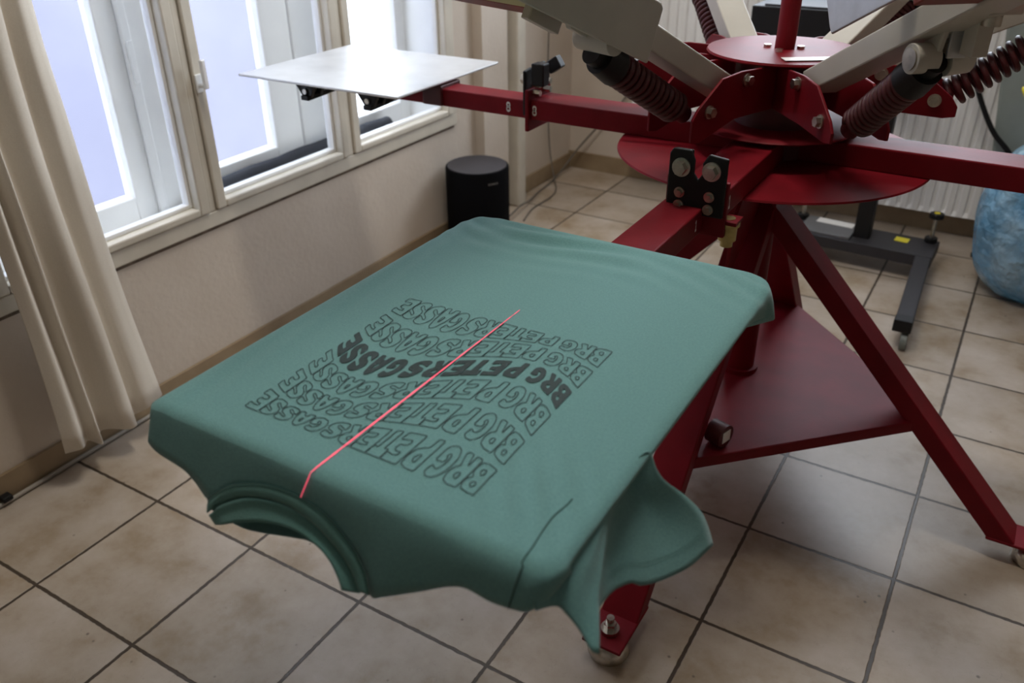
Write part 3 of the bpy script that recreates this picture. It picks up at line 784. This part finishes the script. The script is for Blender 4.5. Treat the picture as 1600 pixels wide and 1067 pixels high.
o = MB().tube(catmull([(1.260, 2.55, 1.16), (1.34, 2.62, 1.08), (1.398, 2.685, 0.90), (1.428, 2.685, 0.765), (1.462, 2.685, 0.665), (1.508, 2.685, 0.575), (1.563, 2.685, 0.491), (1.632, 2.685, 0.423), (1.70, 2.685, 0.33), (1.73, 2.685, 0.18), (1.72, 2.68, 0.04), (1.60, 2.66, 0.010)]), 0.0095, 12).build('power_hose', BLACK, smooth=True)
tag(o, 'thick black cable curving down in front of the radiator beside the blue bag', 'cable')

# ------------------------------------------------------------------ blue bag, grey sack
def sack(name, c, prof, mt, label, cat, amp, nn=96, seed=3, parent=None):
    rnd = random.Random(seed)
    ph = [rnd.uniform(0, 6.28) for _ in range(8)]
    pr = [(v.x, v.y) for v in resample(catmull([(a, b, 0) for a, b in prof], 8), 60)]
    m = MB(); G = []
    for i, (r, z) in enumerate(pr):
        row = []
        for j in range(nn+1):
            a = 2*math.pi*(j % nn)/nn
            k = 1+amp*(0.35*math.sin(5*a+ph[0]+z*9)+0.3*math.sin(9*a+ph[1]-z*14)+0.25*math.sin(14*a+ph[2]+z*22)+0.2*math.sin(3*a+ph[3]+z*17))
            row.append((c[0]+r*k*math.cos(a), c[1]+r*k*math.sin(a), c[2]+z))
        G.append(row)
    m.grid(G)
    bmesh.ops.remove_doubles(m.bm, verts=m.bm.verts, dist=1e-5)
    o = m.build(name, mt, parent, smooth=True)
    if label: tag(o, label, cat)
    return o
sack('plastic_bag', (1.825, 2.41, 0.0), [(0.02, 0.002), (0.09, 0.004), (0.15, 0.02), (0.205, 0.09), (0.235, 0.20), (0.238, 0.32), (0.215, 0.43), (0.17, 0.51), (0.10, 0.555), (0.03, 0.57)], BAG,
     'bulging light blue plastic bag standing on the floor at the right', 'plastic bag', 0.04)
m = MB().prism([(1.625, 2.705, 0.0), (1.612, 2.705, 0.15), (1.580, 2.712, 0.36), (1.505, 2.730, 0.90), (1.500, 2.738, 1.10), (1.54, 2.745, 1.26), (2.20, 2.745, 1.26), (2.25, 2.705, 0.0)], (0, 0.05, 0))
GS = m.build('wrapped_panel', CLEAR, bevel=0.010)
tag(GS, 'tall grey-green panel leaning in front of the radiator end, behind the blue bag', 'panel')
bt = thing('yellow_bottle', (1.70, 2.62, 0.57), 'small yellow bottle lying on top of the blue bag at the right edge', 'bottle')
smooth_round(MB().cyl((1.625, 2.40, 0.70), (1.72, 2.41, 0.76), 0.026, 0.036, n=28).build('body', YELPL, bt, bevel=0.006), 40)
# ------------------------------------------------------------------ T-shirt on the front platen
TS = thing('t_shirt', (1.166, -0.2, 0.9), 'teal green T-shirt stretched over the platen with its neck and sleeve hanging over the edge', 't-shirt')
X0, X1, Y0, Y1 = 0.922, 1.411, -0.520, 0.118
CXY = Vector((1.166, -0.20))
def zt(x, y):
    z = 0.9145
    # soft tension folds across the waist end
    k = max(0.0, min(1.0, (y+0.06)/0.16)); k = k*k*(3-2*k)
    e = max(0.0, min(1.0, (0.112-y)/0.02))
    z += 0.0026*k*e*math.sin((y*1.0+0.16*(x-1.1)+0.03*math.sin(x*14))*150)*(0.4+0.6*math.sin(x*9+1.2)**2)
    z += 0.0020*k*e*math.sin((y-0.35*(x-1.2))*95+1.5)*(0.5+0.5*math.sin(x*13))
    # folds along the left edge and ripples pulled towards the right sleeve
    kl = math.exp(-((x-0.950)/0.022)**2)
    z += 0.0008*kl*math.sin(y*23+x*160)
    d2 = ((x-1.36)**2+(y+0.43)**2)
    z += 0.0018*math.exp(-d2/0.0035)*math.sin((x+0.6*y)*190)
    return z
# perimeter (rounded rectangle), corner radii: left back, left front, right front, right back
def perim():
    rad = {'lb': 0.045, 'lf': 0.012, 'rf': 0.018, 'rb': 0.050}; P = []; T = []
    def arc(cx, cy, r, a0, a1, n, t):
        for i in range(n+1):
            a = math.radians(a0+(a1-a0)*i/n); P.append(Vector((cx+r*math.cos(a), cy+r*math.sin(a)))); T.append(t)
    def line(a, b, n, t):
        for i in range(1, n): P.append(Vector(a).lerp(Vector(b), i/n)); T.append(t)
    arc(X0+rad['lb'], Y1-rad['lb'], rad['lb'], 90, 180, 12, 'c')
    line((X0, Y1-rad['lb']), (X0, Y0+rad['lf']), 60, 'left')
    arc(X0+rad['lf'], Y0+rad['lf'], rad['lf'], 180, 270, 8, 'lf')
    line((X0+rad['lf'], Y0), (X1-rad['rf'], Y0), 130, 'front')
    arc(X1-rad['rf'], Y0+rad['rf'], rad['rf'], 270, 360, 14, 'rf')
    line((X1, Y0+rad['rf']), (X1, Y1-rad['rb']), 60, 'right')
    arc(X1-rad['rb'], Y1-rad['rb'], rad['rb'], 0, 90, 12, 'rb')
    line((X1-rad['rb'], Y1), (X0+rad['lb'], Y1), 50, 'back')
    return P, T
PP, PT = perim()
BOT = [(0.922, -0.515, 0.889), (0.930, -0.532, 0.880), (0.936, -0.537, 0.878), (0.954, -0.540, 0.873), (0.992, -0.542, 0.869), (1.012, -0.545, 0.862), (1.037, -0.550, 0.853), (1.060, -0.540, 0.873), (1.099, -0.533, 0.886),
       (1.141, -0.531, 0.890), (1.181, -0.534, 0.885), (1.211, -0.540, 0.872), (1.235, -0.548, 0.856), (1.246, -0.557, 0.838), (1.260, -0.555, 0.843), (1.291, -0.547, 0.858),
       (1.330, -0.538, 0.877), (1.362, -0.538, 0.876), (1.392, -0.536, 0.879), (1.407, -0.535, 0.883)]
BC = [Vector(p) for p in catmull(BOT, 6)]
def bot_at(x):
    if x <= BC[0].x: return BC[0].copy()
    for a, b in zip(BC, BC[1:]):
        if a.x <= x <= b.x and b.x > a.x: return a.lerp(b, (x-a.x)/(b.x-a.x))
    return BC[-1].copy()
def drop_pt(i):
    p, t = PP[i], PT[i]
    n = (PP[(i+1) % len(PP)]-PP[i-1]).normalized(); out = Vector((n.y, -n.x))
    if out.dot(p-CXY) < 0: out = -out
    if t == 'front' or t == 'lf': return bot_at(X0+(p.x-X0)*(1.407-X0)/(X1-X0)), out
    if t == 'rf':
        q = Vector((1.407, -0.535, 0.883)); e = Vector((X1+0.001, max(p.y, -0.49), 0.893))
        b = bot_at(X0+(p.x-X0)*(1.407-X0)/(X1-X0))
        kk = (p.y-Y0)/0.018; return b.lerp(e, max(0, min(1, kk))), out
    if t == 'right':
        k = max(0, min(1, (p.y+0.02)/0.10)); dr = 0.016+0.026*k*k
        return Vector((p.x-0.004+0.010*k, p.y, 0.912-dr)), out
    if t == 'rb': return Vector((p.x+out.x*0.012, p.y+out.y*0.006, 0.870+0.004*math.sin(i))), out
    if t in ('back', 'c'): return Vector((p.x+out.x*0.004, p.y+out.y*0.003, 0.868)), out
    return Vector((p.x-out.x*0.004, p.y, 0.889)), out
N = len(PP); NR = 46
rings = []
for k in range(NR+1):
    f = 1-(1-k/NR)**1.0 if k else 0
    row = []
    for i in range(N):
        p = CXY.lerp(PP[i], f)
        edge = (PP[i]-p).length
        z = zt(p.x, p.y); 
        if edge < 0.012: z -= 0.0035*(1-edge/0.012)**2
        row.append(Vector((p.x, p.y, z)))
    rings.append(row)
DP = [drop_pt(i) for i in range(N)]
NS = 9
for k in range(1, NS+1):
    t = k/NS; row = []
    for i in range(N):
        a = rings[NR][i]; b, out = DP[i]
        h = (a-b).length
        soft = max(0.0, min(1.0, (a.x-1.10)/0.25)) if a.y < -0.4 else 0.3
        oo = min(0.003+0.007*soft, h*0.35)
        q = Vector((a.x+out.x*oo, a.y+out.y*oo, a.z-0.003))
        q = q.lerp((a+b)/2, 0.18-0.10*(1-soft))
        row.append(a*(1-t)**2+q*2*t*(1-t)+b*t*t)
    rings.append(row)
m = MB(); bm = m.bm
cv = bm.verts.new((CXY.x, CXY.y, zt(*CXY)))
VR = [[bm.verts.new(p) for p in row] for row in rings[1:]]
for i in range(N): bm.faces.new([cv, VR[0][i], VR[0][(i+1) % N]])
for A, B in zip(VR, VR[1:]):
    for i in range(N):
        j = (i+1) % N; bm.faces.new([A[i], B[i], B[j], A[j]])
# lower layer of the shirt passing under the platen
HOLE = catmull([(1.034, -0.553, 0.846), (1.045, -0.545, 0.830), (1.059, -0.536, 0.816), (1.085, -0.534, 0.820), (1.128, -0.529, 0.829), (1.150, -0.528, 0.832), (1.20, -0.535, 0.832), (1.244, -0.552, 0.836)], 6)
def hole_at(x):
    for a, b in zip(HOLE, HOLE[1:]):
        if a.x <= x <= b.x and b.x > a.x: return a.lerp(b, (x-a.x)/(b.x-a.x))
    return None
UR = []
for k in range(0, 6):
    row = []
    for i in range(N):
        b = DP[i][0]; h = hole_at(b.x) if PT[i] == 'front' else None
        s0 = h if h is not None else b
        u = k/5
        c0 = Vector((CXY.x, CXY.y+0.05, 0.846)); q = s0.lerp(c0, 0.18); q.z = min(s0.z, 0.846)-0.006
        tgt = s0.lerp(c0, u); tgt.z = s0.z*(1-u)**3+(0.846)*(1-(1-u)**3)
        row.append(tgt)
    UR.append(row)
BV = VR[-1]
prev = []
for i in range(N):
    if (UR[0][i]-rings[-1][i]).length < 1e-6: prev.append(BV[i])
    else: prev.append(bm.verts.new(UR[0][i]))
for k in range(1, 5):
    cur = [bm.verts.new(p) for p in UR[k]]
    for i in range(N):
        j = (i+1) % N; bm.faces.new([prev[i], cur[i], cur[j], prev[j]])
    prev = cur
c2 = bm.verts.new((CXY.x, CXY.y+0.05, 0.846))
for i in range(N): bm.faces.new([prev[i], c2, prev[(i+1) % N]])
# right sleeve: front half and back half meeting in the hanging fold
def curve(pts, n): return resample(catmull(pts, 8), n)
nt, ns = 34, 22
A0 = (1.405, -0.352, 0.9115)
ridge = curve([A0, (1.4086, -0.3976, 0.9036), (1.4148, -0.4286, 0.8947), (1.4277, -0.4643, 0.8812), (1.4362, -0.4885, 0.8722), (1.4462, -0.5057, 0.8636), (1.4550, -0.5232, 0.8556)], nt)
left = curve([A0, (1.4045, -0.40, 0.9118), (1.404, -0.45, 0.9118), (1.402, -0.490, 0.9118), (1.398, -0.512, 0.9095), (1.398, -0.527, 0.8990), (1.402, -0.5335, 0.884)], nt)
sb = curve([(1.402, -0.5335, 0.884), (1.4123, -0.5182, 0.8808), (1.4188, -0.5169, 0.8773), (1.4337, -0.5195, 0.8683), (1.4489, -0.5260, 0.8586), (1.4550, -0.5232, 0.8556)], ns)
G = []
for i in range(nt):
    t = i/(nt-1); row = []
    for j in range(ns):
        s_ = j/(ns-1)
        p = left[i].lerp(ridge[i], s_)+(t**2)*(sb[j]-left[-1].lerp(ridge[-1], s_))
        b = 0.003*math.sin(math.pi*s_)*math.sin(math.pi*min(1, t*1.1))
        p = p+Vector((0.45, -0.55, 0.55))*b*0.7
        p = p+Vector((0.5, -0.6, 0.3))*0.0022*math.sin(s_*9+t*4)*t*math.sin(math.pi*s_)
        row.append(p)
    G.append(row)
m.grid(G)
upper = curve([A0, (1.411, -0.3300, 0.9135), (1.4212, -0.3305, 0.8957), (1.4301, -0.3271, 0.8828), (1.4471, -0.3128, 0.8613), (1.4648, -0.3036, 0.8367), (1.4799, -0.3100, 0.8106)], nt)
cuff = curve([(1.4550, -0.5232, 0.8556), (1.4340, -0.4850, 0.8500), (1.4300, -0.4610, 0.8435), (1.4318, -0.4397, 0.8402), (1.4400, -0.4195, 0.8345), (1.4469, -0.4109, 0.8266), (1.4587, -0.3838, 0.8177), (1.4710, -0.3490, 0.8107), (1.4799, -0.3100, 0.8106)], ns)
G2 = []
for i in range(nt):
    t = i/(nt-1); row = []
    for j in range(ns):
        s_ = j/(ns-1)
        p = ridge[i].lerp(upper[i], s_)+(t**2.2)*(cuff[j]-ridge[-1].lerp(upper[-1], s_))
        b = math.sin(math.pi*s_)*math.sin(math.pi*min(1, t))
        p = p-Vector((0.83, -0.50, 0.45))*b*0.016+Vector((0.6, -0.7, 0.2))*0.0025*math.sin(s_*11-t*5)*b
        row.append(p)
    G2.append(row)
m.grid(G2)
bmesh.ops.remove_doubles(bm, verts=bm.verts, dist=0.0004)
body = m.build('body', SHIRT, TS, smooth=True, solid=0.0011)
# collar: folded rib band and the inner band of the neck
ou = curve([(1.036, -0.5505, 0.8535), (1.060, -0.5405, 0.8735), (1.099, -0.5335, 0.8865), (1.141, -0.5315, 0.8905), (1.181, -0.5345, 0.8855), (1.211, -0.5405, 0.8725), (1.235, -0.5485, 0.8565), (1.246, -0.5575, 0.8385)], 70)
i1 = curve([(1.037, -0.5565, 0.8410), (1.0435, -0.5555, 0.8470), (1.052, -0.550, 0.856), (1.083, -0.542, 0.872), (1.126, -0.538, 0.880), (1.163, -0.540, 0.877), (1.195, -0.545, 0.867), (1.219, -0.551, 0.854), (1.235, -0.559, 0.839)], 70)
i2 = curve([(1.0500, -0.5600, 0.8350), (1.0595, -0.5605, 0.8395), (1.066, -0.5600, 0.8430), (1.083, -0.557, 0.8505), (1.113, -0.552, 0.8605), (1.148, -0.549, 0.8655), (1.179, -0.551, 0.8625), (1.199, -0.555, 0.8545), (1.213, -0.561, 0.8440), (1.2185, -0.5645, 0.8375)], 70)
G = []
for k in range(7):
    t = k/6; G.append([a.lerp(b, t)+Vector((0, -0.45, 0.9))*(0.0016+0.0012*math.sin(math.pi*t)) for a, b in zip(ou, i1)])
MB().grid(G).build('collar', RIB, TS, smooth=True, solid=0.0012)
G = []
for k in range(7):
    t = k/6; G.append([a.lerp(b, t)+Vector((0, 0.3, -1))*0.0022*(1-t) for a, b in zip(i1, i2)])
MB().grid(G).build('inner_neckband', RIB, TS, smooth=True, solid=0.0012)
MB().tube([p+Vector((0, -0.0012, 0.0022)) for p in ou], 0.0006, 6).build('collar_seam', SEAM, TS, smooth=True)
# shoulder and cuff seams
i0 = min((i for i in range(N) if PT[i] == 'front'), key=lambda i: abs(PP[i].x-1.3815))
sm = [Vector((x_, y_, zt(x_, y_)+0.0004)) for x_, y_ in [(v.x, v.y) for v in catmull([(1.380, -0.429, 0), (1.3775, -0.455, 0), (1.3775, -0.480, 0), (1.3795, -0.500, 0)], 8)]]
sm += [Vector((1.3800, y_, zt(1.38, y_)-0.0035*(1-(y_-Y0)/0.012)**2+0.0006)) for y_ in (-0.5085, -0.511, -0.5135, -0.516, -0.518)]
sm += [rings[k][i0]+Vector((0, -0.0006, 0.0004)) for k in range(NR, NR+NS+1)]
sm = resample(sm, 90)
MB().tube(sm, 0.0007, 6).build('shoulder_seam', SEAM, TS, smooth=True)
m = MB()
for dz in (0.0, 0.0035):
    q = []
    for j in range(ns):
        a = G2[nt-1][j]; b = G2[nt-8][j]; dd = (b-a).normalized(); q.append(a+dd*(0.017+dz)+Vector((0.4, -0.6, 0.3)).normalized()*0.0009)
    q = resample(q, 90)
    for i in range(4, 86, 2): m.tube([q[i], q[i+1]], 0.00028, 4)
m.build('cuff_stitching', RIB, TS)
# print: six waving rows of block letters
ROWC = {1: ((-.0028, -.0055, .0027, .0058, .0036, -.1828), (.0266, -.0062, -.0781, .0065, .0543, -.2223)),
        2: ((.0255, .0018, -.0865, -.0032, .0634, -.2316), (.0195, -.0007, -.1054, .0019, .0885, -.2733)),
        3: ((.0177, -.0016, -.1089, .0014, .0927, -.2831), (-.0025, .0079, -.0990, -.0069, .1027, -.3216)),
        4: ((.0163, -.0003, -.1203, .0019, .1055, -.3335), (.0152, -.0017, -.1060, .0029, .0920, -.3727)),
        5: ((.0261, -.0020, -.1115, .0026, .0863, -.3830), (.0176, .0044, -.0729, -.0047, .0562, -.4208)),
        6: ((.0194, -.0006, -.0651, .0017, .0468, -.4330), (-.0049, .0004, .0054, -.0006, .0002, -.4707))}
def pv(c, t):
    r = 0.0
    for k in c: r = r*t+k
    return r
# outlines in a unit box (x along the reading direction, y from the baseline up): outer contour, then counters
LET = {
 'B': [[(0, 0), (0, 1), (.42, 1), (.80, .96), (.97, .80), (.93, .62), (.74, .52), (.92, .43), (1, .24), (.88, .06), (.58, 0)],
       [(.36, .63), (.36, .79), (.50, .81), (.62, .74), (.58, .64)], [(.36, .20), (.36, .38), (.52, .39), (.64, .30), (.56, .20)]],
 'R': [[(0, 0), (0, 1), (.50, 1), (.86, .93), (1, .72), (.92, .52), (.72, .42), (1, .06), (.92, 0), (.62, 0), (.42, .34), (.38, .30), (.38, 0)],
       [(.36, .60), (.36, .78), (.50, .79), (.62, .70), (.54, .60)]],
 'P': [[(0, 0), (0, 1), (.50, 1), (.88, .93), (1, .68), (.90, .44), (.62, .34), (.38, .30), (.36, 0)],
       [(.36, .54), (.36, .78), (.50, .79), (.62, .68), (.54, .55)]],
 'E': [[(0, 0), (0, 1), (.96, 1), (1, .74), (.66, .78), (.38, .76), (.38, .64), (.60, .66), (.82, .60), (.80, .42), (.58, .44), (.38, .38), (.38, .24), (.66, .24), (1, .28), (.98, 0)]],
 'T': [[(.30, 0), (.30, .70), (.04, .66), (0, 1), (1, 1), (.98, .66), (.68, .70), (.68, 0)]],
 'A': [[(0, 0), (.10, .55), (.28, .88), (.50, 1), (.72, .90), (.90, .55), (1, 0), (.66, 0), (.62, .20), (.40, .20), (.36, 0)],
       [(.43, .40), (.46, .62), (.52, .68), (.57, .60), (.60, .40)]],
 'S': [[(.02, .08), (.30, -.01), (.66, .01), (.92, .14), (1, .36), (.88, .53), (.60, .61), (.42, .68), (.46, .78), (.62, .72), (.98, .62), (.98, .93), (.70, 1), (.36, .98), (.10, .84), (0, .62),
        (.12, .45), (.42, .37), (.60, .28), (.54, .18), (.38, .24), (.02, .40)]],
 'G': [[(.72, .72), (.58, .76), (.42, .64), (.38, .46), (.46, .28), (.62, .24), (.66, .36), (.52, .38), (.54, .52), (1, .54), (1, .14), (.82, .03), (.54, -.01), (.24, .08), (.05, .30), (.02, .58), (.14, .84), (.40, .99), (.70, 1), (.96, .90), (.90, .66)]]}
def roundpoly(p, soft):
    # cut each corner a little so that the letters get their bubble look
    out = []; n = len(p)
    for i in range(n):
        a, b, c = Vector(p[i-1]), Vector(p[i]), Vector(p[(i+1) % n])
        f = soft
        la, lc = (a-b).length, (c-b).length
        f1 = min(0.45, f/la) if la else 0; f2 = min(0.45, f/lc) if lc else 0
        q1 = b.lerp(a, f1); q2 = b.lerp(c, f2)
        for t in (0, .33, .67, 1): out.append(tuple(q1*(1-t)**2+b*2*t*(1-t)+q2*t*t))
    return out
CENT = [1.2920, 1.2725, 1.2520, 1.2250, 1.2045, 1.1860, 1.1680, 1.1485, 1.1280, 1.1065, 1.0860, 1.0660, 1.0460, 1.0265]
WORD = 'BRGPETERSGASSE'; WID = 0.0192
def onshirt(x, v, row):
    t = (x-1.16)/0.145; F_, N_ = ROWC[row]
    y = pv(F_, t)+(pv(N_, t)-pv(F_, t))*v
    return Vector((x, y, zt(x, y)+0.0008))
def dense(poly, mx=0.10):
    out = []; n = len(poly)
    for i in range(n):
        a, b = Vector(poly[i]), Vector(poly[(i+1) % n]); k = max(1, int((b-a).length/mx))
        for j in range(k): out.append(tuple(a.lerp(b, j/k)))
    return out
for row in range(1, 7):
    m = MB()
    for ch, cx in zip(WORD, CENT):
        wd = WID*(0.92 if ch == 'T' else 1.0)*(0.93 if row == 3 else 1.0)
        polys = [dense(roundpoly(q, 0.09 if ch in 'SGA' else 0.06)) for q in LET[ch]]
        W3 = [[onshirt(cx-(px-0.5)*wd, min(max(py, 0), 1), row) for px, py in q] for q in polys]
        if row == 3:
            flat = [v for q in W3 for v in q]
            V = [m.bm.verts.new(v) for v in flat]
            for tri in tessellate_polygon([[Vector((v.x, v.y, 0)) for v in q] for q in W3]):
                try: m.bm.faces.new([V[k] for k in tri])
                except ValueError: pass
        else:
            for q in W3:
                n = len(q); hw = 0.00055; A = []; B = []
                for i in range(n):
                    d = (q[(i+1) % n]-q[i-1]); nn_ = Vector((-d.y, d.x, 0)); nn_ = nn_.normalized() if nn_.length else Vector((1, 0, 0))
                    A.append(m.bm.verts.new(q[i]+nn_*hw)); B.append(m.bm.verts.new(q[i]-nn_*hw))
                for i in range(n):
                    j = (i+1) % n; m.bm.faces.new([A[i], A[j], B[j], B[i]])
    for f in m.bm.faces: f.normal_update()
    for f in m.bm.faces:
        if f.normal.z < 0: f.normal_flip()
    o = m.build('print_filled_lettering' if row == 3 else 'print_outline_lettering', INK if row == 3 else INKLINE, TS, fix=False)
    if row == 3: o['label'] = 'solid dark row of printed letters'
# laser guide line
pts = [Vector((1.1570, -0.143, 0)), Vector((1.1555, -0.30, 0)), Vector((1.1545, -0.42, 0)), Vector((1.1535, -0.512, 0))]
q = resample(catmull(pts, 10), 80); A = []
for p in q: p.z = zt(p.x, p.y)+0.0009
edge = [Vector((1.1532, -0.5195, 0.9145)), Vector((1.1528, -0.5245, 0.9085)), Vector((1.1500, -0.5335, 0.8935))]
q += edge
m = MB(); L_ = []; R_ = []
for i, p in enumerate(q):
    hw = ((0.0004+0.0005*min(1, i/50)) if i < 80 else 0.0004)+0.0002*math.sin(i*1.3)*math.sin(i*0.37)
    L_.append(m.bm.verts.new(p+Vector((-hw, 0, 0)))); R_.append(m.bm.verts.new(p+Vector((hw, 0, 0))))
for i in range(len(q)-3, len(q)):
    pass
for i in range(len(q)-1): m.bm.faces.new([L_[i], R_[i], R_[i+1], L_[i+1]])
o = m.build('laser_line', LASER)
tag(o, 'thin red laser guide line running across the print on the T-shirt down to the collar', 'laser line')
